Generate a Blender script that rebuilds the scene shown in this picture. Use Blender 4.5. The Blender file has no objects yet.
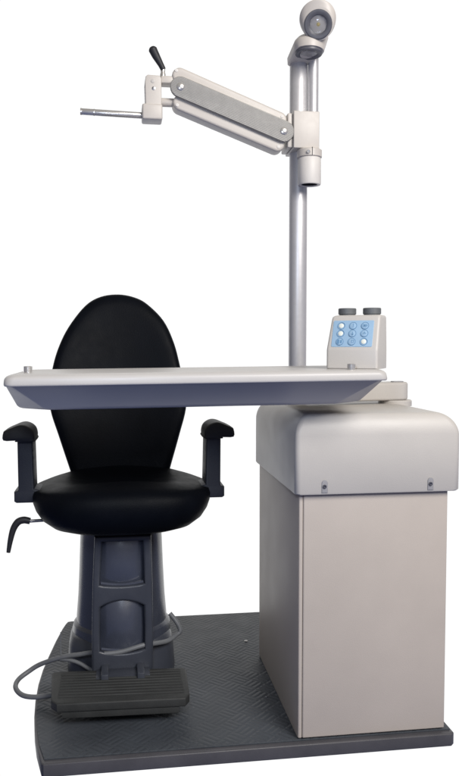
import bpy, bmesh, math
from mathutils import Vector, Matrix
R = math.radians
scene = bpy.context.scene
COL = scene.collection

# ------------------------------------------------------------------ materials
def mat(name, color, rough=0.45, metal=0.0, spec=0.5, var=0.06, vscale=6.0, bump=0.0, bscale=300.0,
        rvar=0.08, coat=0.0, blotch=None):
    m = bpy.data.materials.new(name); m.use_nodes = True
    nt = m.node_tree; b = nt.nodes['Principled BSDF']
    tc = nt.nodes.new('ShaderNodeTexCoord')
    n = nt.nodes.new('ShaderNodeTexNoise'); n.inputs['Scale'].default_value = vscale
    n.inputs['Detail'].default_value = 6; n.inputs['Roughness'].default_value = 0.6
    nt.links.new(tc.outputs['Object'], n.inputs['Vector'])
    mr = nt.nodes.new('ShaderNodeMapRange')
    mr.inputs['From Min'].default_value = 0.3; mr.inputs['From Max'].default_value = 0.7
    mr.inputs['To Min'].default_value = 1 - var; mr.inputs['To Max'].default_value = 1 + var
    nt.links.new(n.outputs['Fac'], mr.inputs['Value'])
    mx = nt.nodes.new('ShaderNodeVectorMath'); mx.operation = 'SCALE'
    mx.inputs[0].default_value = color
    nt.links.new(mr.outputs['Result'], mx.inputs['Scale'])
    nt.links.new(mx.outputs['Vector'], b.inputs['Base Color'])
    n2 = nt.nodes.new('ShaderNodeTexNoise'); n2.inputs['Scale'].default_value = vscale * 4
    n2.inputs['Detail'].default_value = 4
    nt.links.new(tc.outputs['Object'], n2.inputs['Vector'])
    r2 = nt.nodes.new('ShaderNodeMapRange')
    r2.inputs['To Min'].default_value = max(0.02, rough - rvar); r2.inputs['To Max'].default_value = rough + rvar
    nt.links.new(n2.outputs['Fac'], r2.inputs['Value'])
    nt.links.new(r2.outputs['Result'], b.inputs['Roughness'])
    b.inputs['Metallic'].default_value = metal
    b.inputs['Specular IOR Level'].default_value = spec
    b.inputs['Coat Weight'].default_value = coat
    if bump > 0:
        n3 = nt.nodes.new('ShaderNodeTexNoise'); n3.inputs['Scale'].default_value = bscale
        n3.inputs['Detail'].default_value = 3
        nt.links.new(tc.outputs['Object'], n3.inputs['Vector'])
        bp = nt.nodes.new('ShaderNodeBump'); bp.inputs['Strength'].default_value = bump
        bp.inputs['Distance'].default_value = 0.001
        nt.links.new(n3.outputs['Fac'], bp.inputs['Height'])
        nt.links.new(bp.outputs['Normal'], b.inputs['Normal'])
    return m

M = {}
M['cab'] = mat('cabinet_paint', (0.45, 0.40, 0.362), 0.5, spec=0.3, var=0.055, vscale=3, bump=0.25, bscale=420)
M['cap'] = mat('cap_plastic', (0.485, 0.458, 0.43), 0.42, spec=0.4, var=0.04, vscale=4, bump=0.2, bscale=350)
M['tray'] = mat('tray_laminate', (0.455, 0.435, 0.42), 0.38, spec=0.4, var=0.03, vscale=5, bump=0.12, bscale=300)
M['arm'] = mat('arm_enamel', (0.53, 0.49, 0.45), 0.4, spec=0.4, var=0.03, vscale=20, bump=0.1, bscale=500)
M['armdark'] = mat('brushed_grey_cover', (0.29, 0.28, 0.265), 0.45, metal=0.1, var=0.08, vscale=60, bump=0.15, bscale=600)
def ribs(m, d, period, depth):
    nt = m.node_tree; b = nt.nodes['Principled BSDF']; N = nt.nodes.new; L = nt.links.new
    tc = N('ShaderNodeTexCoord'); dt = N('ShaderNodeVectorMath'); dt.operation = 'DOT_PRODUCT'; dt.inputs[1].default_value = d
    L(tc.outputs['Object'], dt.inputs[0])
    mu = N('ShaderNodeMath'); mu.operation = 'MULTIPLY'; mu.inputs[1].default_value = 2*math.pi/period; L(dt.outputs['Value'], mu.inputs[0])
    si = N('ShaderNodeMath'); si.operation = 'SINE'; L(mu.outputs[0], si.inputs[0])
    bp = N('ShaderNodeBump'); bp.inputs['Strength'].default_value = 1.0; bp.inputs['Distance'].default_value = depth
    L(si.outputs[0], bp.inputs['Height']); L(bp.outputs['Normal'], b.inputs['Normal'])
ribs(M['armdark'], (0.350, 0, 0.937), 0.0042, 0.0003)
M['pole'] = mat('satin_aluminium', (0.58, 0.57, 0.58), 0.42, metal=0.5, var=0.03, vscale=30, bump=0.05, bscale=700)
M['chrome'] = mat('chrome', (0.62, 0.60, 0.58), 0.26, metal=0.72, var=0.05, vscale=40, rvar=0.05)
M['screw'] = mat('screw_metal', (0.25, 0.25, 0.27), 0.3, metal=1.0, var=0.1, vscale=90)
M['slot'] = mat('slot_grey', (0.27, 0.265, 0.28), 0.5, var=0.05, vscale=40)
M['leather'] = mat('black_leatherette', (0.0026, 0.0034, 0.0056), 0.5, spec=0.065, var=0.25, vscale=9, bump=0.35, bscale=260, rvar=0.1)
M['shell'] = mat('black_chair_shell', (0.022, 0.022, 0.026), 0.5, spec=0.3, var=0.1, vscale=20, bump=0.2)
M['armrest'] = mat('armrest_rubber', (0.024, 0.027, 0.038), 0.5, spec=0.35, var=0.12, vscale=18, bump=0.35, bscale=380)
M['padtop'] = mat('armrest_pad_foam', (0.017, 0.017, 0.017), 0.55, spec=0.4, var=0.15, vscale=25, bump=0.45, bscale=420)
M['pillar'] = mat('pillar_plastic', (0.036, 0.041, 0.058), 0.25, spec=0.7, var=0.08, vscale=12, bump=0.15, bscale=420)
M['insert'] = mat('pillar_insert_plastic', (0.046, 0.052, 0.074), 0.25, spec=0.9, var=0.08, vscale=12, bump=0.1, bscale=420)
M['frame'] = mat('pillar_frame_plastic', (0.037, 0.041, 0.054), 0.36, spec=0.45, var=0.08, vscale=12, bump=0.2, bscale=420)
M['rubber'] = mat('footrest_rubber', (0.028, 0.029, 0.029), 0.6, spec=0.3, var=0.2, vscale=14, bump=0.5, bscale=300)
M['cable'] = mat('cable_grey', (0.125, 0.13, 0.14), 0.5, var=0.1, vscale=30)
M['trim'] = mat('platform_edge', (0.068, 0.066, 0.074), 0.42, spec=0.35, var=0.15, vscale=10, bump=0.3, bscale=250)
M['knob'] = mat('knob_grey', (0.10, 0.105, 0.11), 0.5, var=0.08, vscale=60, bump=0.2)
M['blue'] = mat('panel_blue', (0.28, 0.42, 0.57), 0.4, spec=0.3, var=0.03, vscale=40)
M['ink'] = mat('panel_ink', (0.11, 0.23, 0.38), 0.5, var=0.05, vscale=60)
M['ring'] = mat('lamp_ring', (0.10, 0.10, 0.115), 0.4, spec=0.4, var=0.08, vscale=60)
M['hole'] = mat('hole_dark', (0.02, 0.02, 0.022), 0.6, var=0.05)
M['refl'] = mat('reflector', (0.72, 0.72, 0.69), 0.18, metal=0.3, var=0.95, vscale=75, rvar=0.1, bump=1.0, bscale=120)  # strong noise puts bright and dark reflections into the colour
M['bulb'] = mat('bulb_amber', (0.60, 0.47, 0.20), 0.25, var=0.3, vscale=150)
M['foamwhite'] = mat('socket_white', (0.62, 0.59, 0.56), 0.5, var=0.03, vscale=20, bump=0.15)

def lit(name, color, s):
    m = mat(name, color, 0.4); b = m.node_tree.nodes['Principled BSDF']
    b.inputs['Emission Color'].default_value = (*color, 1); b.inputs['Emission Strength'].default_value = s
    return m
M['btnlit'] = lit('lit_button', (0.66, 0.68, 0.62), 0.02)

def glass():
    m = bpy.data.materials.new('lens_glass'); m.use_nodes = True
    b = m.node_tree.nodes['Principled BSDF']
    b.inputs['Base Color'].default_value = (0.95, 0.97, 1, 1); b.inputs['Roughness'].default_value = 0.03
    b.inputs['Transmission Weight'].default_value = 1.0; b.inputs['IOR'].default_value = 1.3
    return m
M['glass'] = glass()

def tread():
    m = mat('tread_rubber', (0.048, 0.054, 0.064), 0.5, spec=0.3, var=0.22, vscale=5)
    nt = m.node_tree; b = nt.nodes['Principled BSDF']; N = nt.nodes.new; L = nt.links.new
    tc = N('ShaderNodeTexCoord'); sx = N('ShaderNodeSeparateXYZ'); L(tc.outputs['Object'], sx.inputs[0])
    def ma(op, a, b_=None, c=None):
        n = N('ShaderNodeMath'); n.operation = op
        for i, v in enumerate((a, b_, c)):
            if v is None: continue
            if isinstance(v, (int, float)): n.inputs[i].default_value = v
            else: L(v, n.inputs[i])
        return n.outputs[0]
    s = 15.5
    u = ma('MULTIPLY', ma('ADD', sx.outputs[0], sx.outputs[1]), s)
    v = ma('MULTIPLY', ma('SUBTRACT', sx.outputs[0], sx.outputs[1]), s)
    du = ma('SUBTRACT', ma('FRACT', u), 0.5); dv = ma('SUBTRACT', ma('FRACT', v), 0.5)
    par = ma('FLOORED_MODULO', ma('ADD', ma('FLOOR', u), ma('FLOOR', v)), 2.0)
    def bar(a, c):     # three parallel ribs in each diamond
        q = ma('ABSOLUTE', ma('SUBTRACT', ma('FRACT', ma('MULTIPLY', ma('ADD', c, 0.5), 3.0)), 0.5))
        rib = ma('MAXIMUM', ma('SUBTRACT', 1.0, ma('POWER', ma('DIVIDE', q, 0.36), 2.0)), 0.0)
        end = ma('MINIMUM', ma('MAXIMUM', ma('MULTIPLY', ma('SUBTRACT', 0.46, ma('ABSOLUTE', a)), 14.0), 0.0), 1.0)
        return ma('MULTIPLY', rib, end)
    A = bar(du, dv); B = bar(dv, du)
    h = ma('ADD', ma('MULTIPLY', A, par), ma('MULTIPLY', B, ma('SUBTRACT', 1.0, par)))
    h = ma('POWER', h, 0.6)
    bp = N('ShaderNodeBump'); bp.inputs['Strength'].default_value = 0.55; bp.inputs['Distance'].default_value = 0.0018
    wn = N('ShaderNodeTexNoise'); wn.inputs['Scale'].default_value = 7; wn.inputs['Detail'].default_value = 5; L(tc.outputs['Object'], wn.inputs['Vector'])
    wr = N('ShaderNodeMapRange'); wr.inputs['From Min'].default_value = 0.38; wr.inputs['From Max'].default_value = 0.6; wr.inputs['To Min'].default_value = 0.35
    L(wn.outputs['Fac'], wr.inputs['Value']); h = ma('MULTIPLY', h, wr.outputs['Result'])
    L(h, bp.inputs['Height'])
    n3 = N('ShaderNodeTexNoise'); n3.inputs['Scale'].default_value = 180; L(tc.outputs['Object'], n3.inputs['Vector'])
    b2 = N('ShaderNodeBump'); b2.inputs['Strength'].default_value = 0.5; b2.inputs['Distance'].default_value = 0.0006
    L(n3.outputs['Fac'], b2.inputs['Height']); L(bp.outputs['Normal'], b2.inputs['Normal'])
    L(b2.outputs['Normal'], b.inputs['Normal'])
    return m
M['tread'] = tread()

# ------------------------------------------------------------------ helpers
def thing(name, loc, label, cat, group=None):
    o = bpy.data.objects.new(name, None); o.location = loc; COL.objects.link(o)
    o.empty_display_size = 0.05
    o['label'] = label; o['category'] = cat
    if group: o['group'] = group
    return o
def origin(p):
    v = Vector((0, 0, 0))
    while p: v += p.location; p = p.parent
    return v
def link(name, bm, m, parent, smooth=35, label=None, tr=None):
    if tr is not None: bmesh.ops.transform(bm, matrix=tr, verts=bm.verts)
    bmesh.ops.recalc_face_normals(bm, faces=bm.faces)
    bmesh.ops.translate(bm, vec=-origin(parent), verts=bm.verts)
    me = bpy.data.meshes.new(name); bm.to_mesh(me); bm.free()
    me.materials.append(m)
    for p in me.polygons: p.use_smooth = True
    if smooth < 180: me.set_sharp_from_angle(angle=R(smooth))
    o = bpy.data.objects.new(name, me); COL.objects.link(o); o.parent = parent
    if label: o['label'] = label
    return o
def merge(*bms):
    out = bmesh.new()
    for b in bms:
        me = bpy.data.meshes.new('tmp'); b.to_mesh(me); b.free(); out.from_mesh(me); bpy.data.meshes.remove(me)
    return out
def box(x0, x1, y0, y1, z0, z1, bev=0.0, seg=3):
    bm = bmesh.new(); bmesh.ops.create_cube(bm, size=1)
    for v in bm.verts:
        v.co = Vector(((x0+x1)/2 + v.co.x*(x1-x0), (y0+y1)/2 + v.co.y*(y1-y0), (z0+z1)/2 + v.co.z*(z1-z0)))
    if bev > 0: bmesh.ops.bevel(bm, geom=bm.edges[:], offset=bev, segments=seg, profile=0.5, affect='EDGES')
    return bm
def loft(rings, cap0=True, cap1=True, closed=True):
    bm = bmesh.new(); V = [[bm.verts.new(p) for p in r] for r in rings]
    n = len(V[0])
    for a, b in zip(V, V[1:]):
        for i in range(n if closed else n-1):
            j = (i+1) % n
            try: bm.faces.new((a[i], a[j], b[j], b[i]))
            except ValueError: pass
    if cap0: bm.faces.new(V[0][::-1])
    if cap1: bm.faces.new(V[-1])
    return bm
def frame_to(axis):
    z = Vector(axis).normalized(); x = z.orthogonal().normalized(); y = z.cross(x)
    return Matrix((x, y, z)).transposed()
def lathe(profile, c, axis=(0, 0, 1), n=48, cap0=True, cap1=True):
    F = frame_to(axis); c = Vector(c)
    return loft([[c + F @ Vector((r*math.cos(2*math.pi*i/n), r*math.sin(2*math.pi*i/n), h)) for i in range(n)] for r, h in profile], cap0, cap1)
def cyl(p0, p1, r, n=32, bev=0.0):
    p0 = Vector(p0); p1 = Vector(p1); L = (p1-p0).length
    pr = [(r, 0), (r, L)] if bev <= 0 else [(r-bev, 0), (r-bev*.3, bev*.3), (r, bev), (r, L-bev), (r-bev*.3, L-bev*.3), (r-bev, L)]
    return lathe(pr, p0, p1-p0, n)
def tube(pts, r, n=12, sub=8):
    P = [Vector(p) for p in pts]; rs = r if isinstance(r, (list, tuple)) else [r]*len(P)
    Q = []; RR = []
    for i in range(len(P)-1):
        p0 = P[max(i-1, 0)]; p1 = P[i]; p2 = P[i+1]; p3 = P[min(i+2, len(P)-1)]
        for k in range(sub):
            t = k/sub
            Q.append(0.5*((2*p1) + (p2-p0)*t + (2*p0-5*p1+4*p2-p3)*t*t + (3*p1-p0-3*p2+p3)*t**3))
            RR.append(rs[i]*(1-t)+rs[i+1]*t)
    Q.append(P[-1]); RR.append(rs[-1])
    rings = []; up = None
    for i, q in enumerate(Q):
        t = (Q[min(i+1, len(Q)-1)] - Q[max(i-1, 0)]).normalized()
        if up is None: up = t.orthogonal().normalized()
        up = (up - t*up.dot(t)).normalized(); s = t.cross(up)
        rings.append([q + RR[i]*(up*math.cos(2*math.pi*k/n) + s*math.sin(2*math.pi*k/n)) for k in range(n)])
    return loft(rings)
def rrect(x0, x1, y0, y1, rad, n=8):
    """rounded rectangle, rad may be 4 radii: (x0y0, x1y0, x1y1, x0y1)"""
    if not isinstance(rad, (list, tuple)): rad = [rad]*4
    out = []
    for (cx, cy, sx, sy, a0), r in zip(((x0, y0, 1, 1, 180), (x1, y0, -1, 1, 270), (x1, y1, -1, -1, 0), (x0, y1, 1, -1, 90)), rad):
        for k in range(n+1):
            a = R(a0 + 90*k/n)
            out.append((cx + sx*r + r*math.cos(a), cy + sy*r + r*math.sin(a)))
    return out
def plate(outline, thick, holes=(), bev=0.0, res=3):
    """filled 2D outline (x,y) with holes, thickness along z, centred; returned as bmesh"""
    cu = bpy.data.curves.new('tmp', 'CURVE'); cu.dimensions = '2D'; cu.fill_mode = 'BOTH'
    for pts in (outline, *holes):
        sp = cu.splines.new('POLY'); sp.points.add(len(pts)-1); sp.use_cyclic_u = True
        for i, p in enumerate(pts): sp.points[i].co = (p[0], p[1], 0, 1)
    cu.extrude = thick/2 - bev; cu.bevel_depth = bev; cu.bevel_resolution = res; cu.offset = -bev
    o = bpy.data.objects.new('tmp', cu); COL.objects.link(o)
    dg = bpy.context.evaluated_depsgraph_get(); me = bpy.data.meshes.new_from_object(o.evaluated_get(dg))
    bm = bmesh.new(); bm.from_mesh(me); bmesh.ops.remove_doubles(bm, verts=bm.verts, dist=1e-6)
    bpy.data.objects.remove(o); bpy.data.curves.remove(cu); bpy.data.meshes.remove(me)
    return bm
# maps plate (x, y, z) -> world (x, -z toward viewer, y up)
XZ = Matrix(((1, 0, 0, 0), (0, 0, -1, 0), (0, 1, 0, 0), (0, 0, 0, 1)))
def xz(y): return Matrix.Translation((0, y, 0)) @ XZ
def capsule(a, b, r, r2=None, n=14):
    r2 = r2 or r
    a = Vector(a); b = Vector(b); d = (b-a).normalized(); ang = math.atan2(d.y, d.x)
    out = [(b.x + r2*math.cos(ang - math.pi/2 + math.pi*k/n), b.y + r2*math.sin(ang - math.pi/2 + math.pi*k/n)) for k in range(n+1)]
    out += [(a.x + r*math.cos(ang + math.pi/2 + math.pi*k/n), a.y + r*math.sin(ang + math.pi/2 + math.pi*k/n)) for k in range(n+1)]
    return out
def circ(cx, cy, r, n=24): return [(cx + r*math.cos(2*math.pi*k/n), cy + r*math.sin(2*math.pi*k/n)) for k in range(n)]
def smooth_outline(pts, sub=6):
    P = [Vector(p) for p in pts]; n = len(P); out = []
    for i in range(n):
        p0, p1, p2, p3 = P[i-1], P[i], P[(i+1) % n], P[(i+2) % n]
        for k in range(sub):
            t = k/sub
            q = 0.5*((2*p1) + (p2-p0)*t + (2*p0-5*p1+4*p2-p3)*t*t + (3*p1-p0-3*p2+p3)*t**3)
            out.append((q.x, q.y))
    return out
def screw_head(c, r, axis=(0, -1, 0), h=0.003):
    """domed head with a hex recess"""
    return lathe([(r, -0.001), (r, h*.5), (r*.8, h), (r*.45, h), (r*.4, h*.3), (0.0003, h*.3)], c, axis, 18, True, True)

# ------------------------------------------------------------------ platform
plt = thing('base_platform', (0.31, 2.2, 0), 'low dark grey platform with diamond tread top that carries chair and cabinet', 'platform')
left = [(-0.17, 1.767), (-0.176, 1.774), (-0.194, 1.854), (-0.206, 1.93), (-0.215, 2.01), (-0.221, 2.1), (-0.223, 2.2), (-0.2195, 2.3),
        (-0.211, 2.4), (-0.199, 2.52), (-0.185, 2.63), (-0.176, 2.68), (-0.165, 2.69)]
outl = [(0.81, 1.767), (0.818, 1.775), (0.818, 2.68), (0.808, 2.69)] + left[::-1]
link('platform_body', plate(outl, 0.033, bev=0.004), M['trim'], plt, tr=Matrix.Translation((0, 0, 0.0165)))
inn = [(0.812, 1.784), (0.812, 2.684)] + [(min(x+0.006, 0.8), max(1.784, min(y, 2.684))) for x, y in left[::-1]]
link('tread_mat', plate(inn, 0.004, bev=0.0008), M['tread'], plt, tr=Matrix.Translation((0, 0, 0.035)))
link('platform_screw', screw_head((0.406, 2.418, 0.037), 0.0055, (0, 0, 1), 0.003), M['chrome'], plt)
link('platform_screw', screw_head((0.395, 2.02, 0.037), 0.0035, (0, 0, 1), 0.002), M['screw'], plt)

# ------------------------------------------------------------------ cabinet
cab = thing('instrument_cabinet', (0.612, 2.04, 0.037), 'upright beige grey metal cabinet with a rounded pale cap, standing right of the chair', 'cabinet')
body = link('cabinet_body', box(0.427, 0.797, 1.792, 2.30, 0.037, 0.66, 0.003, 2), M['cab'], cab)
link('front_panel', box(0.4372, 0.7968, 1.7825, 1.793, 0.040, 0.65, 0.0035, 3), M['cab'], cab)
link('corner_strip', box(0.4268, 0.4365, 1.784, 1.7935, 0.040, 0.65, 0.003, 3), M['cab'], cab)
capR = []
prof = [(0.0045, 0.634), (0.0, 0.6375), (0.0, 0.74)]
rt = 0.058
for k in range(1, 13):
    a = R(90*k/12); prof.append((rt*(1-math.cos(a)), 0.765 + rt*math.sin(a) ))
for ins, z in prof:
    rr = 0.026
    x0, x1, y0, y1 = 0.413+ins*0.62, 0.822-ins*1.0, 1.765+ins*0.45, 2.315-ins
    capR.append([(x, y, z) for x, y in rrect(x0, x1, y0, y1, (0.013, 0.018, 0.035, 0.035), 8)])
cbm = loft(capR)
# cut a hollow step underneath is unnecessary: the body fills it
cap = link('cabinet_cap', cbm, M['cap'], cab, smooth=50)
for sx in (0.4835, 0.7445):
    arch = [(sx-0.0072, 0.6385), (sx+0.0072, 0.6385)] + [(sx+0.0072*math.cos(R(a)), 0.6605+0.0085*math.sin(R(a))) for a in range(0, 181, 15)]
    sl = link('screw_slot', plate(arch, 0.003, bev=0.0008), M['slot'], cab, tr=xz(1.7645))
    link('screw', screw_head((sx-0.0008, 1.7625, 0.6535), 0.0048), M['screw'], sl)
# tray pivot on top of the cap
link('pivot_flange', lathe([(0.0465, 0.815), (0.0465, 0.829), (0.044, 0.832), (0.03, 0.832)], (0.777, 2.1, 0), n=48), M['cap'], cab)

# ------------------------------------------------------------------ tray table
tb = thing('instrument_table', (0.777, 2.1, 0.832), 'long pale grey tray table with a sloped blue grey skirt, reaching across the chair', 'table')
TILT = Matrix.Translation((0.19, 1.8, 0.93)) @ Matrix.Rotation(R(-0.55), 4, 'Y') @ Matrix.Translation((-0.19, -1.8, -0.93))
def tring(dx0, dx1, dy0, dy1, rf, z, rb=0.03, ch=0.0):
    r4 = (rf, rf, rb, rb); q = 10
    pts = rrect(-0.227+dx0, 0.587-dx1, 1.62+dy0, 1.98-dy1, r4, q)
    out = []
    for i, (x, y) in enumerate(pts):
        c, k = divmod(i, q+1)
        if c < 2 and ch > 0:      # front corners flatten into a mitred facet towards the bottom
            a, b = pts[c*(q+1)], pts[c*(q+1)+q]; t = k/q
            x = x*(1-ch) + (a[0]*(1-t)+b[0]*t)*ch; y = y*(1-ch) + (a[1]*(1-t)+b[1]*t)*ch
        kk = max(0.0, (x-0.3)/0.287) * max(0.0, (y-1.66)/0.32)
        out.append(Vector((x + 0.06*kk, y, z)))
    return out
rs = [tring(0.034, 0.056, 0.078, 0.045, 0.062, 0.8500, ch=1.0), tring(0.024, 0.046, 0.068, 0.035, 0.062, 0.8508, ch=1.0), tring(0.0175, 0.041, 0.0615, 0.030, 0.062, 0.8535, ch=1.0), tring(0.0135, 0.037, 0.056, 0.027, 0.061, 0.858, ch=0.98)]
rs.append(tring(0.0045, 0.009, 0.009, 0.008, 0.014, 0.9035, ch=0.6))
rs.append(tring(0.0035, 0.0045, 0.004, 0.005, 0.014, 0.9052))
tr_sk = link('tray_skirt', loft(rs), M['tray'], tb, smooth=32, tr=TILT)
rs = [tring(0.0025, 0.0025, 0.0025, 0.003, 0.016, 0.9045), tring(0.0005, 0.0005, 0.0005, 0.0005, 0.018, 0.906), tring(0, 0, 0, 0, 0.018, 0.909), tring(0.0005, 0.001, 0.001, 0.001, 0.02, 0.9175)]
for k in range(1, 8):
    a = R(90*k/7)
    ins = 0.001 + 0.020*(1-math.cos(a)); z = 0.918 + 0.011*math.sin(a)
    rs.append(tring(ins, ins, ins, ins, 0.022, z))
rs.append(tring(0.05, 0.05, 0.05, 0.05, 0.02, 0.9291))
tr_top = link('tray_top', loft(rs), M['tray'], tb, smooth=50, tr=TILT)
arm = plate(capsule((0.777, 2.1), (0.50, 2.035), 0.035, 0.026), 0.050, bev=0.007)
sw = link('pivot_arm', arm, M['cap'], tb, tr=Matrix.Translation((0, 0, 0.857)))
link('locking_cover', plate(capsule((0.768, 2.085), (0.786, 2.085), 0.009), 0.003, bev=0.0008), M['slot'], sw, tr=Matrix.Translation((0, 0, 0.8832)))
for (sx, sy, sz) in ((-0.190, 1.75, 0.9255), (0.508, 1.642, 0.931)):
    st = lathe([(0.0085, 0), (0.0085, 0.003), (0.0092, 0.0035), (0.0092, 0.0125), (0.0083, 0.0135), (0.0068, 0.0137), (0.0001, 0.0137)], (sx, sy, sz), n=28)
    link('tray_stud', st, M['chrome'], tb)

# ------------------------------------------------------------------ control box
cb = thing('control_box', (0.467, 1.70, 0.932), 'pale control box with blue keypad and two dark dials on the tray table', 'control box')
CB = Matrix.Translation((0.467, 1.70, 0.932)) @ Matrix.Rotation(R(-31), 4, 'Z')
W = 0.116
# side profile (y, z) and x-insets
def cring(y0, y1, z0, z1, i): return None
pf = [  # z, yfront, yback, inset
    (0.000, 0.002, 0.099, 0.001), (0.002, 0.0, 0.101, 0.0), (0.040, 0.0, 0.101, 0.0), (0.044, 0.001, 0.101, 0.0),
    (0.112, 0.027, 0.0995, 0.0035), (0.1165, 0.0295, 0.099, 0.0045), (0.1195, 0.033, 0.096, 0.008), (0.1205, 0.038, 0.092, 0.012)]
bm = loft([[Vector((x, y, z)) for x, y in rrect(0+i*1.3, W-i*0.3, yf, yb, 0.006, 5)] for z, yf, yb, i in pf])
link('box_housing', bm, M['cap'], cb, smooth=30, tr=CB)
# sloped keypad: plane from (y=.001,z=.044) to (y=.027,z=.112)
a = math.atan2(0.068, 0.026)
PAN = CB @ Matrix.Translation((W/2, 0.0145, 0.0782)) @ Matrix.Rotation(a, 4, 'X')
pan = link('keypad', plate(rrect(-0.0475, 0.0445, -0.0315, 0.0315, 0.003, 4), 0.0016, bev=0.0004), M['blue'], cb, tr=PAN @ Matrix.Translation((0, 0, 0.0004)))
def annul(cx, cy, r, w, n=24): return plate(circ(cx, cy, r, n), 0.0008, holes=(circ(cx, cy, r-w, n),))
for ri, cy in enumerate((0.0185, 0.0, -0.0195)):
    for ci, cx in enumerate((-0.0285, -0.0015, 0.0255)):
        on = (ri, ci) in ((0, 0), (1, 0), (2, 2))
        T = PAN @ Matrix.Translation((cx, cy, 0.0018))
        if on:
            bt = link('key', lathe([(0.0055, -0.0005), (0.0055, 0.0003), (0.0050, 0.0006), (0.0001, 0.0006)], (0, 0, 0), n=24), M['btnlit'], pan, tr=T, label='lit white key')
            link('key_symbol', merge(annul(0, 0, 0.0086, 0.0009), annul(0, 0, 0.0024, 0.0006)), M['ink'], bt, tr=T)
            if ri == 0:
                pass
        else:
            bt = link('key', lathe([(0.0078, -0.0005), (0.0078, 0.0003), (0.0074, 0.0005), (0.0001, 0.0005)], (0, 0, 0), n=24), M['blue'], pan, tr=T)
            parts = [annul(0, 0, 0.0086, 0.0011)]
            if (ri, ci) == (0, 1): parts += [plate(rrect(-0.0006, 0.0006, -0.004, 0.005, .0003, 2), 0.0008)]
            if (ri, ci) == (0, 2): parts += [plate([(-0.004, 0.003), (0.0045, 0), (-0.004, -0.003)], 0.0008), annul(0.002, 0, 0.0035, 0.0009)]
            if (ri, ci) == (1, 1): parts += [plate(rrect(-0.0006, 0.0006, -0.005, 0.004, .0003, 2), 0.0008), plate([(-.003, -.001), (.003, -.001), (0, -.005)], 0.0008)]
            if (ri, ci) == (1, 2): parts += [plate(rrect(-0.004, 0.004, -0.0007, 0.0007, .0003, 2), 0.0008), plate(rrect(-0.0007, 0.0007, 0.0009, 0.004, .0003, 2), 0.0008)]
            if (ri, ci) == (2, 0): parts += [plate(rrect(-0.006, -0.001, -0.005, 0.005, .001, 2), 0.0008), plate(rrect(0.001, 0.005, -0.004, 0.004, .001, 2), 0.0008)]
            if (ri, ci) == (2, 1): parts += [plate(rrect(-0.001, 0.005, -0.003, 0.004, .001, 2), 0.0008, holes=(rrect(0.0003, 0.0038, -0.002, 0.0028, .0005, 2),))]
            link('key_symbol', merge(*parts), M['ink'], bt, tr=T @ Matrix.Translation((0, 0, 0.0004)))
for kx in (0.032, 0.089):
    k = [(0.0185, 0.119), (0.0185, 0.1225), (0.0205, 0.1235)]
    k += [(0.0205, 0.135), (0.0192, 0.1368), (0.0001, 0.1372)]
    kb = lathe(k, (kx, 0.062, 0.0), n=40)
    link('dial', kb, M['knob'], cb, tr=CB, smooth=30)

# ------------------------------------------------------------------ pole
pl = thing('instrument_pole', (0.519, 2.2, 0.82), 'tall satin metal pole rising from the cabinet behind the control box', 'pole')
link('main_tube', cyl((0.519, 2.2, 0.815), (0.519, 2.2, 1.795), 0.0255, 64, 0.001), M['pole'], pl)
rod = plate(rrect(-0.0148, 0.0148, -0.0148, 0.0148, 0.0147, 12), 0.28, bev=0.001)
link('lamp_rod', rod, M['pole'], pl, tr=Matrix.Translation((0.5565, 2.182, 1.66)))
link('pole_foot', lathe([(0.036, 0.82), (0.036, 0.838), (0.033, 0.841), (0.0262, 0.841)], (0.519, 2.2, 0), cap1=False), M['cap'], pl)
# sleeve clamp
slv = link('sleeve_clamp', box(0.489, 0.5615, 2.128, 2.235, 1.527, 1.6275, 0.0022, 3), M['arm'], pl)
link('sleeve_side_plate', box(0.4745, 0.4885, 2.140, 2.225, 1.530, 1.6235, 0.003, 3), M['arm'], slv)
ringc = (0.5375, 2.145, 0)
link('clamp_ring', merge(lathe([(0.031, 1.503), (0.0345, 1.505), (0.0345, 1.5235), (0.031, 1.5262)], ringc, n=56)), M['arm'], pl)
link('clamp_screw', screw_head((0.5265, 2.1115, 1.5135), 0.0055, (-.25, -1, 0), 0.004), M['chrome'], pl)
link('clamp_gap', box(0.5365, 0.5378, 2.1090, 2.12, 1.5045, 1.5265), M['hole'], pl)
sock = lathe([(0.0300, 1.504), (0.0322, 1.500), (0.0325, 1.434), (0.031, 1.430), (0.0265, 1.4295), (0.0225, 1.431), (0.0222, 1.47), (0.0001, 1.47)], ringc, n=56)
sk = link('holder_socket', sock, M['foamwhite'], pl, smooth=45)
link('socket_bore', lathe([(0.0221, 1.4325), (0.0215, 1.4325), (0.0215, 1.469), (0.0001, 1.4691)], ringc, n=40, cap0=False), M['hole'], sk)

# ------------------------------------------------------------------ examination lamp
lp = thing('examination_lamp', (0.53, 2.18, 1.79), 'white twin head examination lamp on top of the metal pole', 'lamp')
def sphere_pts(c, r, sz=1.0, n=20):
    out = []
    for i in range(n+1):
        for j in range(2*n):
            t = math.pi*i/n; p = math.pi*j/n
            out.append(Vector((c[0]+r*math.sin(t)*math.cos(p), c[1]+r*math.sin(t)*math.sin(p), c[2]+r*sz*math.cos(t))))
    return out
def hull(pts):
    bm = bmesh.new()
    for p in pts: bm.verts.new(p)
    g = bmesh.ops.convex_hull(bm, input=bm.verts[:])
    bmesh.ops.delete(bm, geom=list({e for e in g['geom_interior'] + g['geom_unused'] if isinstance(e, bmesh.types.BMVert)}), context='VERTS')
    bmesh.ops.remove_doubles(bm, verts=bm.verts, dist=1e-5)
    return bm
def disc_pts(c, r, ax, n=40):
    F = frame_to(ax); return [Vector(c) + F @ Vector((r*math.cos(2*math.pi*i/n), r*math.sin(2*math.pi*i/n), 0)) for i in range(n)]
dn = Vector((-0.03, -0.04, -1)).normalized()
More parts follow.
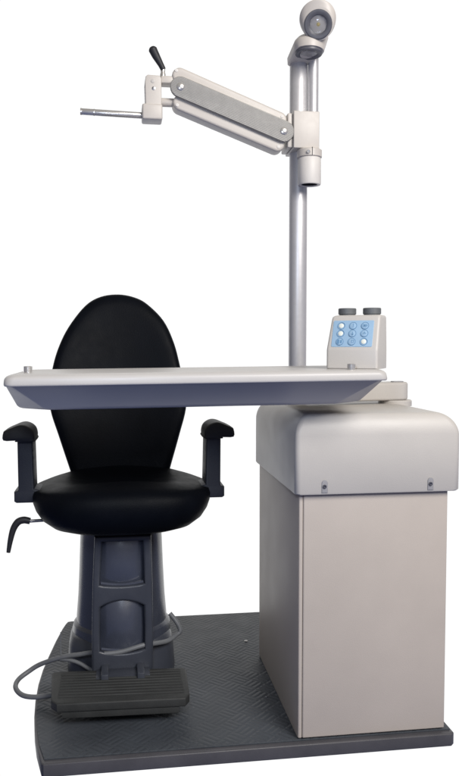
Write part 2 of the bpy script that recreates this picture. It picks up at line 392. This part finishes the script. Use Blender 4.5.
lc = Vector((0.529, 2.125, 1.782))      # lower lens centre
low = hull(disc_pts((0.515, 2.19, 1.775), 0.030, (0, 0, 1)) + disc_pts((0.515, 2.19, 1.790), 0.031, (0, 0, 1))
           + disc_pts(lc - dn*0.004, 0.0415, dn) + disc_pts(lc - dn*0.020, 0.0435, dn) + disc_pts(lc - dn*0.030, 0.040, dn)
           + disc_pts((0.549, 2.16, 1.835), 0.043, (0, 0, 1)))
base = link('lower_head', low, M['arm'], lp, smooth=60)
def lens(c, ax, r, parent):
    ax = Vector(ax).normalized(); c = Vector(c)
    rg = link('lens_ring', lathe([(r*1.0, -0.004), (r, 0.002), (r*.95, 0.0045), (r*.76, 0.005), (r*.62, 0.002), (r*.58, -0.004)], c, ax, 56, False, False), M['ring'], parent)
    rf = lathe([(r*.66, 0.0005), (r*.58, -0.004), (r*.45, -0.010), (r*.25, -0.014), (0.0001, -0.015)], c, ax, 16, False, True)
    link('reflector', rf, M['refl'], parent, smooth=8)
    link('bulb_dark_disc', lathe([(0.0125, -0.0135), (0.012, -0.0105), (0.009, -0.0098), (0.0001, -0.0098)], c, ax, 24), M['ring'], parent)  # dark disc added behind the bulb for the dark patch in the reflector
    link('bulb', lathe([(0.006, -0.014), (0.007, -0.006), (0.005, -0.002), (0.0001, -0.0005)], c, ax, 20), M['bulb'], parent)
    link('lens_glass', lathe([(0.0001, 0.0038), (r*.3, 0.0034), (r*.6, 0.0022), (r*.67, 0.0008), (r*.6, 0.0006), (r*.3, 0.0006), (0.0001, 0.0006)], c, ax, 40, True, True), M['glass'], parent)
lens(lc, dn, 0.0375, base)
ax = Vector((-0.27, -0.92, -0.42)).normalized(); bx = Vector((-0.10, -0.55, -0.83)).normalized()
uc = Vector((0.541, 2.07, 1.8375))
rings = []
n = 56
F1 = frame_to(ax)
def ringat(c, r, axis, ref=Vector((1, 0, 0))):
    z = Vector(axis).normalized(); x = (ref - z*ref.dot(z)).normalized(); y = z.cross(x)
    return [Vector(c) + r*(x*math.cos(2*math.pi*i/n) + y*math.sin(2*math.pi*i/n)) for i in range(n)]
for t in range(0, 17):
    u = t/16
    axis = ax.lerp(bx, min(1, u*1.3)).normalized()
    c = uc - ax*(0.002) - bx*(0.055*u) + Vector((-0.002*u, 0, 0))
    r = 0.0405 + 0.0085*math.sin(min(1, u*2.2)*math.pi/2)
    if u > 0.42: r = 0.049*math.sqrt(max(0.0, 1-((u-0.42)/0.585)**2))
    rings.append(ringat(c, max(r, 0.002), axis))
head = link('upper_head', loft(rings), M['arm'], lp, smooth=60)
lens(uc, ax, 0.0370, head)

# ------------------------------------------------------------------ swing arm
sa = thing('swing_arm', (0.46, 2.17, 1.57), 'pale parallelogram swing arm with grey side cover, reaching left from the pole', 'instrument arm')
def bolt_hole(x, z, y, r=0.0045): return lathe([(r, -0.001), (r, 0.0012), (r*.6, 0.0016), (0.0001, 0.0016)], (x, y, z), (0, -1, 0), 18)
ub = link('upper_bar', plate(capsule((0.178, 1.7115), (0.452, 1.606), 0.0215), 0.052, bev=0.007, res=4), M['arm'], sa, tr=xz(2.168), label='pale upper bar')
lb = link('lower_bar', plate(capsule((0.180, 1.640), (0.446, 1.5405), 0.0215), 0.052, bev=0.007, res=4), M['arm'], sa, tr=xz(2.168), label='pale lower bar')
cv = link('side_cover', plate(capsule((0.178, 1.6775), (0.462, 1.5715), 0.0275, 0.029), 0.012, bev=0.0025), M['armdark'], sa, tr=xz(2.136), label='grey ribbed side cover')
for x, z in ((0.178, 1.6775), (0.462, 1.5715)):
    link('pivot_bolt', lathe([(0.0105, -0.001), (0.0105, 0.001), (0.0075, 0.003), (0.0001, 0.0035)], (x, 2.130, z), (0, -1, 0), 28), M['chrome'], cv)
for p, L in ((ub, ((0.168, 1.7235), (0.459, 1.6135))), (lb, ((0.170, 1.632), (0.449, 1.531)))):
    for x, z in L: link('rivet', bolt_hole(x, z, 2.1422), M['foamwhite'], p)
# head bracket at the free end
br = link('end_bracket', plate([(0.0855, 1.594), (0.1225, 1.594), (0.126, 1.598), (0.128, 1.640), (0.1275, 1.700), (0.124, 1.7075), (0.091, 1.7085), (0.0855, 1.704), (0.083, 1.69)],
      0.05, bev=0.003), M['arm'], sa, tr=xz(2.165))
link('bracket_foot', box(0.0755, 0.1300, 2.1365, 2.194, 1.5905, 1.632, 0.005, 3), M['arm'], br)
link('bracket_jaw', box(0.1265, 0.166, 2.147, 2.185, 1.690, 1.7105, 0.004, 3), M['arm'], br)
link('link_rod', cyl((0.126, 2.165, 1.644), (0.176, 2.165, 1.644), 0.0115, 28, 0.001), M['arm'], br)
link('bracket_bore', bolt_hole(0.1045, 1.692, 2.1402, 0.0055), M['cap'], br)
link('bracket_screw', bolt_hole(0.1065, 1.6725, 2.1402, 0.0048), M['screw'], br)
lv = link('lever_stem', lathe([(0.0075, 0), (0.0075, 0.012), (0.006, 0.016), (0.0065, 0.028)], (0.133, 2.165, 1.707), (0, 0, 1), 24), M['chrome'], sa)
link('lever_grip', tube([(0.134, 2.163, 1.731), (0.127, 2.162, 1.744), (0.114, 2.161, 1.766), (0.1055, 2.16, 1.782), (0.1025, 2.16, 1.788)], [0.0072, 0.0080, 0.0108, 0.0118, 0.0055], 20), M['shell'], lv)
rd = link('instrument_rod', cyl((-0.088, 2.16, 1.609), (0.080, 2.16, 1.605), 0.0086, 32, 0.001), M['chrome'], sa)
link('rod_collar', cyl((-0.0535, 2.16, 1.6082), (-0.0505, 2.16, 1.6081), 0.0092, 32), M['chrome'], rd)
link('rod_collar', cyl((-0.0885, 2.16, 1.609), (-0.0845, 2.16, 1.6089), 0.0092, 32), M['chrome'], rd)

# ------------------------------------------------------------------ chair
ch = thing('examination_chair', (0.012, 2.28, 0.037), 'black upholstered examination chair on a dark blue grey pillar with footrest', 'chair')
cx = 0.012
# pillar shroud
shp = [(0.131, 0.186), (0.1305, 0.20), (0.1255, 0.26), (0.1215, 0.34), (0.118, 0.43), (0.114, 0.475)]
shroud = link('pillar', lathe([(0.146, 0.037), (0.1445, 0.12), (0.142, 0.165), (0.1395, 0.178), (0.134, 0.184)] + [(r, z) for r, z in shp], (cx, 2.28, 0), n=96), M['pillar'], ch, smooth=28)
# boot skirt around the foot, squarer than the shroud
rs = []
for z, r in ((0.037, 0.150), (0.06, 0.152), (0.13, 0.147), (0.155, 0.139), (0.160, 0.13)):
    rs.append([Vector((x, y, z)) for x, y in rrect(cx-r-0.004, cx+r, 2.28-r*0.86, 2.28+r, r*0.62, 10)])
link('pillar_boot', loft(rs), M['frame'], ch, smooth=45)
# front frame with two windows
def arc(xa, xb, z, sag, n=12):
    return [(xa + (xb-xa)*k/n, z + sag*(1-(2*k/n-1)**2)) for k in range(n+1)]
up_hole = [(-0.0405, 0.455), (0.0695, 0.455)][::-1] + [(-0.0405, 0.455), (-0.044, 0.40)] + arc(-0.0475, 0.0725, 0.336, -0.0045) + [(0.071, 0.40)]
lo_hole = arc(-0.048, 0.072, 0.156, -0.009) + [(0.0725, 0.22)] + arc(0.071, -0.0465, 0.277, 0.016) + [(-0.048, 0.22)]
up_hole = [(0.0695, 0.455), (-0.0405, 0.455), (-0.044, 0.40)] + arc(-0.0475, 0.0725, 0.338, -0.005)[0:] + [(0.071, 0.40)]
fo = [(-0.0705, 0.095), (0.0945, 0.095), (0.0955, 0.20), (0.0945, 0.34), (0.0915, 0.470), (-0.0605, 0.470), (-0.0665, 0.34), (-0.0700, 0.20)]
fr = link('pillar_frame', plate(fo, 0.058, holes=(up_hole, lo_hole), bev=0.007, res=5), M['frame'], ch, tr=xz(2.127), smooth=40)
# glossy curved inserts in the two windows
def insert(z0, z1, bulge, nm, top_arch):
    rings = []; nx = 24; nz = 14
    for j in range(nz+1):
        v = j/nz; row = []
        for i in range(nx+1):
            u = i/nx; X = -0.052 + 0.128*u; s = 2*u-1
            Y = 2.122 - bulge*(1-s*s)*math.sin(math.pi*(0.12+0.74*v)) + 0.004*s*s
            row.append(Vector((X, Y, z0+(z1-z0)*v)))
        rings.append(row)
    return loft(rings, False, False, closed=False)
link('window_insert', insert(0.325, 0.465, 0.019, 'a', 0), M['insert'], fr)
link('window_insert', insert(0.140, 0.300, 0.029, 'b', 1), M['insert'], fr)
for z in (0.3415, 0.1600):
    link('window_lip', tube([(x, 2.1075, zz) for x, zz in arc(-0.045, 0.070, z, -0.006, 6)], 0.0042, 10, 4), M['insert'], fr)
# bracket and footrest
link('footrest_bracket', merge(box(-0.060, 0.085, 2.04, 2.10, 0.070, 0.108, 0.004, 2), box(-0.045, -0.025, 2.03, 2.14, 0.045, 0.12, 0.003, 2), box(0.05, 0.07, 2.03, 2.14, 0.045, 0.12, 0.003, 2)), M['frame'], ch)
fo = [(-0.150, 1.912), (0.166, 1.900), (0.178, 1.922), (0.183, 2.075), (0.175, 2.085), (-0.168, 2.108), (-0.177, 2.100), (-0.166, 1.935)]
ft = link('footrest', plate(fo, 0.024, bev=0.005, res=3), M['rubber'], ch, tr=Matrix.Translation((0, 0, 0.093)))
link('footrest_lip', plate([(-0.137, 1.915), (0.150, 1.904), (0.153, 1.955), (-0.14, 1.966)], 0.020, bev=0.003), M['rubber'], ft, tr=Matrix.Translation((0, 0, 0.074)))
ribs = []
for k in range(9):
    y = 1.942 + k*0.0165
    ribs.append(tube([(-0.150, y+0.008, 0.1045), (0.005, y+0.001, 0.1045), (0.166, y-0.006, 0.1045)], 0.0034, 8, 2))
link('footrest_rib_mat', merge(*ribs), M['rubber'], ft)
# seat mechanism
link('seat_support', merge(box(cx-0.085, cx+0.085, 2.17, 2.38, 0.46, 0.50, 0.01, 3), box(cx-0.12, cx+0.12, 2.15, 2.40, 0.495, 0.512, 0.006, 2)), M['shell'], ch)
# seat cushion: D shaped lofted rings
def seat_ring(s, z, yfr, sag=0.0, m=72):
    out = []
    hw = 0.242*s
    for i in range(m):
        t = 2*math.pi*i/m
        c, sn = math.cos(t), math.sin(t)
        e = 2/3.0
        x = hw*math.copysign(abs(c)**e, c)
        yy = math.copysign(abs(sn)**e, sn)
        y = 2.19 + (yy*(2.19-yfr) if yy < 0 else yy*0.215*s)
        zz = z - sag*(x/0.23)**2
        out.append(Vector((cx+0.004+x*(1.0 if yy < .2 else 1-0.16*(yy-.2)), y, zz)))
    return out
sp = [(0.30, 0.487, 2.10, 0), (0.50, 0.487, 2.055, 0), (0.66, 0.491, 2.025, 0), (0.80, 0.502, 1.998, 0), (0.905, 0.522, 1.978, 0), (0.965, 0.545, 1.966, 0.0), (0.995, 0.568, 1.962, .002),
      (1.0, 0.590, 1.966, .006), (0.985, 0.606, 1.976, .010), (0.95, 0.618, 1.992, .020), (0.89, 0.6255, 2.02, .028), (0.80, 0.6275, 2.05, .029), (0.6, 0.617, 2.09, .014), (0.35, 0.607, 2.13, .005), (0.1, 0.604, 2.17, 0)]
sb = loft([seat_ring(*a) for a in sp])
seat = link('seat', sb, M['leather'], ch, smooth=180)
# piping round the seat
pr = seat_ring(1.004, 0.575, 1.960, .003, 72)
# backrest: outline swept with rounded section, leaning back
bo = [(0.010, 1.143), (0.060, 1.134), (0.100, 1.112), (0.149, 1.060), (0.180, 0.990), (0.1985, 0.912), (0.2120, 0.850), (0.2120, 0.790), (0.1920, 0.715), (0.170, 0.640), (0.151, 0.578), (0.140, 0.562),
      (0.012, 0.556), (-0.114, 0.562), (-0.126, 0.578), (-0.147, 0.640), (-0.171, 0.715), (-0.194, 0.790), (-0.1965, 0.850), (-0.1895, 0.912), (-0.1725, 0.975), (-0.142, 1.040), (-0.092, 1.106), (-0.045, 1.135)]
bo = smooth_outline(bo, 5)
cz = 0.85
def back_map(p, off):
    x, z = p
    y = 2.385 + 0.10*((z-0.56)/0.58) + 0.03*((x-cx)/0.2)**2*-1 + off
    return Vector((x, y, z))
def back_rings(lst):
    out = []
    for s, off in lst:
        out.append([back_map((0.01 + (x-0.01)*(1-s/0.2), cz + (z-cz)*(1-s/0.2)), off) for x, z in bo])
    return out
cush = [(0.006, 0.0), (0.0, -0.008), (0.0005, -0.022), (0.004, -0.033), (0.011, -0.041), (0.022, -0.0450), (0.035, -0.0468), (0.055, -0.0475), (0.10, -0.0475), (0.16, -0.0475), (0.19, -0.0475)]
link('backrest', loft(back_rings(cush)), M['leather'], ch, smooth=180)
shl = [(0.19, 0.018), (0.05, 0.017), (0.018, 0.012), (0.004, 0.004), (0.001, 0.0), (0.006, -0.003)]
link('backrest_shell', loft(back_rings(shl)), M['shell'], ch, smooth=60)
# armrests
for s in (-1, 1):
    def mx(p): return [(cx + s*(x-0.0), z) for x, z in p]
    k = 1.02
    post = [(0.232, 0.738), (0.271, 0.738), (0.270, 0.604), (0.2715, 0.600), (0.281, 0.597), (0.281, 0.571), (0.275, 0.567), (0.205, 0.567), (0.205, 0.598), (0.229, 0.604)]
    pp = mx(post)
    if s < 0: pp = pp[::-1]
    ps = link('armrest_post', plate(pp, 0.095, bev=0.005), M['armrest'], ch, tr=xz(2.150))
    pad = [(0.304, 0.7365), (0.304, 0.757), (0.298, 0.763), (0.284, 0.769), (0.268, 0.7755), (0.254, 0.777), (0.240, 0.772), (0.229, 0.762), (0.2245, 0.748), (0.2245, 0.737), (0.226, 0.732), (0.272, 0.732), (0.274, 0.7355)]
    pp = mx(pad)
    if s < 0: pp = pp[::-1]
    # loft along Y with rounded ends
    st = [(2.078, 0.86), (2.080, 0.95), (2.084, 0.99), (2.092, 1.0), (2.15, 1.0), (2.19, 0.97), (2.205, 0.9), (2.212, 0.75)]
    rgs = []
    pcx = cx + s*0.262; pcz = 0.752
    for y, f in st:
        rgs.append([Vector((pcx+(x-pcx)*f, y, pcz+(z-pcz)*f)) for x, z in smooth_outline(pp, 3)])
    link('armrest_pad', loft(rgs), M['padtop'], ch, smooth=55)
# height lever
hl = link('height_lever', tube([(-0.228, 2.1, 0.519), (-0.244, 2.1, 0.5225), (-0.259, 2.099, 0.518), (-0.271, 2.097, 0.500), (-0.279, 2.095, 0.470), (-0.2845, 2.094, 0.4385)], [0.0085, 0.0095, 0.0095, 0.0085, 0.007, 0.005], 16), M['shell'], ch)
link('lever_rod', cyl((-0.232, 2.1, 0.519), (-0.10, 2.13, 0.5165), 0.0042, 20), M['screw'], hl)

# ------------------------------------------------------------------ cables
c1 = tube([(-0.150, 2.04, 0.078), (-0.172, 2.051, 0.066), (-0.218, 2.069, 0.055), (-0.254, 2.093, 0.052), (-0.276, 2.133, 0.055), (-0.275, 2.177, 0.058), (-0.250, 2.20, 0.070), (-0.215, 2.20, 0.090),
           (-0.154, 2.17, 0.118), (-0.105, 2.15, 0.131), (-0.072, 2.130, 0.142), (-0.049, 2.108, 0.146), (0.006, 2.104, 0.150), (0.07, 2.108, 0.164), (0.10, 2.125, 0.160), (0.138, 2.17, 0.148), (0.168, 2.2, 0.154), (0.178, 2.205, 0.163), (0.169, 2.21, 0.185), (0.149, 2.22, 0.210)], 0.0066, 14, 8)
o = link('power_cable', c1, M['cable'], None); o['label'] = 'thick grey cable looping out from the footrest and round the chair pillar'; o['category'] = 'cable'
c2 = tube([(-0.158, 2.172, 0.112), (-0.130, 2.160, 0.112), (-0.105, 2.15, 0.106), (-0.085, 2.14, 0.097), (-0.066, 2.13, 0.090)], 0.0055, 12, 6)
c3 = tube([(-0.157, 2.174, 0.188), (-0.158, 2.174, 0.15), (-0.1565, 2.172, 0.112)], 0.0018, 8, 6)
o = link('branch_cable', merge(c2, c3), M['cable'], None); o['label'] = 'short grey branch cable joining the loop beside the left foot of the chair pillar'; o['category'] = 'cable'

# ------------------------------------------------------------------ world: plain white put in ahead for the cut-out background, dim room behind the camera
w = bpy.data.worlds.new('World'); scene.world = w; w.use_nodes = True
nt = w.node_tree; nt.nodes.clear(); N = nt.nodes.new; L = nt.links.new
out = N('ShaderNodeOutputWorld'); bg = N('ShaderNodeBackground'); L(bg.outputs[0], out.inputs[0])
tc = N('ShaderNodeTexCoord')
dot = N('ShaderNodeVectorMath'); dot.operation = 'DOT_PRODUCT'; dot.inputs[1].default_value = (0.10, 0.99, -0.05)
L(tc.outputs['Generated'], dot.inputs[0])
mr = N('ShaderNodeMapRange'); mr.inputs['From Min'].default_value = 0.61; mr.inputs['From Max'].default_value = 0.68
L(dot.outputs['Value'], mr.inputs['Value'])
sep = N('ShaderNodeSeparateXYZ'); L(tc.outputs['Generated'], sep.inputs[0])
m2 = N('ShaderNodeMapRange'); m2.inputs['From Min'].default_value = -0.7; m2.inputs['From Max'].default_value = 0.5
L(sep.outputs['Z'], m2.inputs['Value'])
amb = N('ShaderNodeMix'); amb.data_type = 'RGBA'
amb.inputs['A'].default_value = (0.075, 0.105, 0.26, 1); amb.inputs['B'].default_value = (0.25, 0.235, 0.215, 1)
L(m2.outputs['Result'], amb.inputs['Factor'])
fin = N('ShaderNodeMix'); fin.data_type = 'RGBA'; fin.inputs['B'].default_value = (1.03, 1.03, 1.03, 1)
L(mr.outputs['Result'], fin.inputs['Factor']); L(amb.outputs['Result'], fin.inputs['A'])
L(fin.outputs['Result'], bg.inputs['Color'])
m3 = N('ShaderNodeMapRange'); m3.inputs['From Min'].default_value = -0.9; m3.inputs['From Max'].default_value = 0.4   # the room is darker on its left
m3.inputs['To Min'].default_value = 0.9; m3.inputs['To Max'].default_value = 1.1
L(sep.outputs['X'], m3.inputs['Value'])
ms = N('ShaderNodeVectorMath'); ms.operation = 'SCALE'
L(amb.outputs['Result'], ms.inputs[0]); L(m3.outputs['Result'], ms.inputs['Scale']); L(ms.outputs['Vector'], fin.inputs['A']); bg.inputs['Strength'].default_value = 1.0

def area(name, loc, target, size, power, color, sy=None):
    l = bpy.data.lights.new(name, 'AREA'); l.energy = power; l.size = size; l.color = color
    if sy: l.shape = 'RECTANGLE'; l.size_y = sy
    o = bpy.data.objects.new(name, l); COL.objects.link(o); o.location = loc
    o.rotation_euler = (Vector(target)-Vector(loc)).to_track_quat('-Z', 'Y').to_euler()
    return o
area('ceiling_light', (1.7, -1.3, 3.0), (0.4, 2.0, 0.9), 1.7, 188, (1.0, 0.965, 0.915))
area('front_light', (-0.10, 0.25, 1.35), (0.1, 2.1, 0.4), 0.20, 9.0, (0.74, 0.84, 1.0), 0.20)  # small bluish lamp added in front for the pillar highlight

# ------------------------------------------------------------------ camera
cam = bpy.data.cameras.new('camera'); co = bpy.data.objects.new('camera', cam); COL.objects.link(co)
co.location = (0, 0, 0.985)
co.rotation_euler = (R(90-3.15), 0, R(-8.3))
cam.sensor_fit = 'VERTICAL'; cam.sensor_height = 24.0; cam.lens = 24.0*780/776
cam.clip_start = 0.05; cam.clip_end = 100
scene.camera = co
vs = scene.view_settings
vs.view_transform = 'Standard'; vs.look = 'None'; vs.exposure = 0; vs.gamma = 1; vs.use_curve_mapping = False
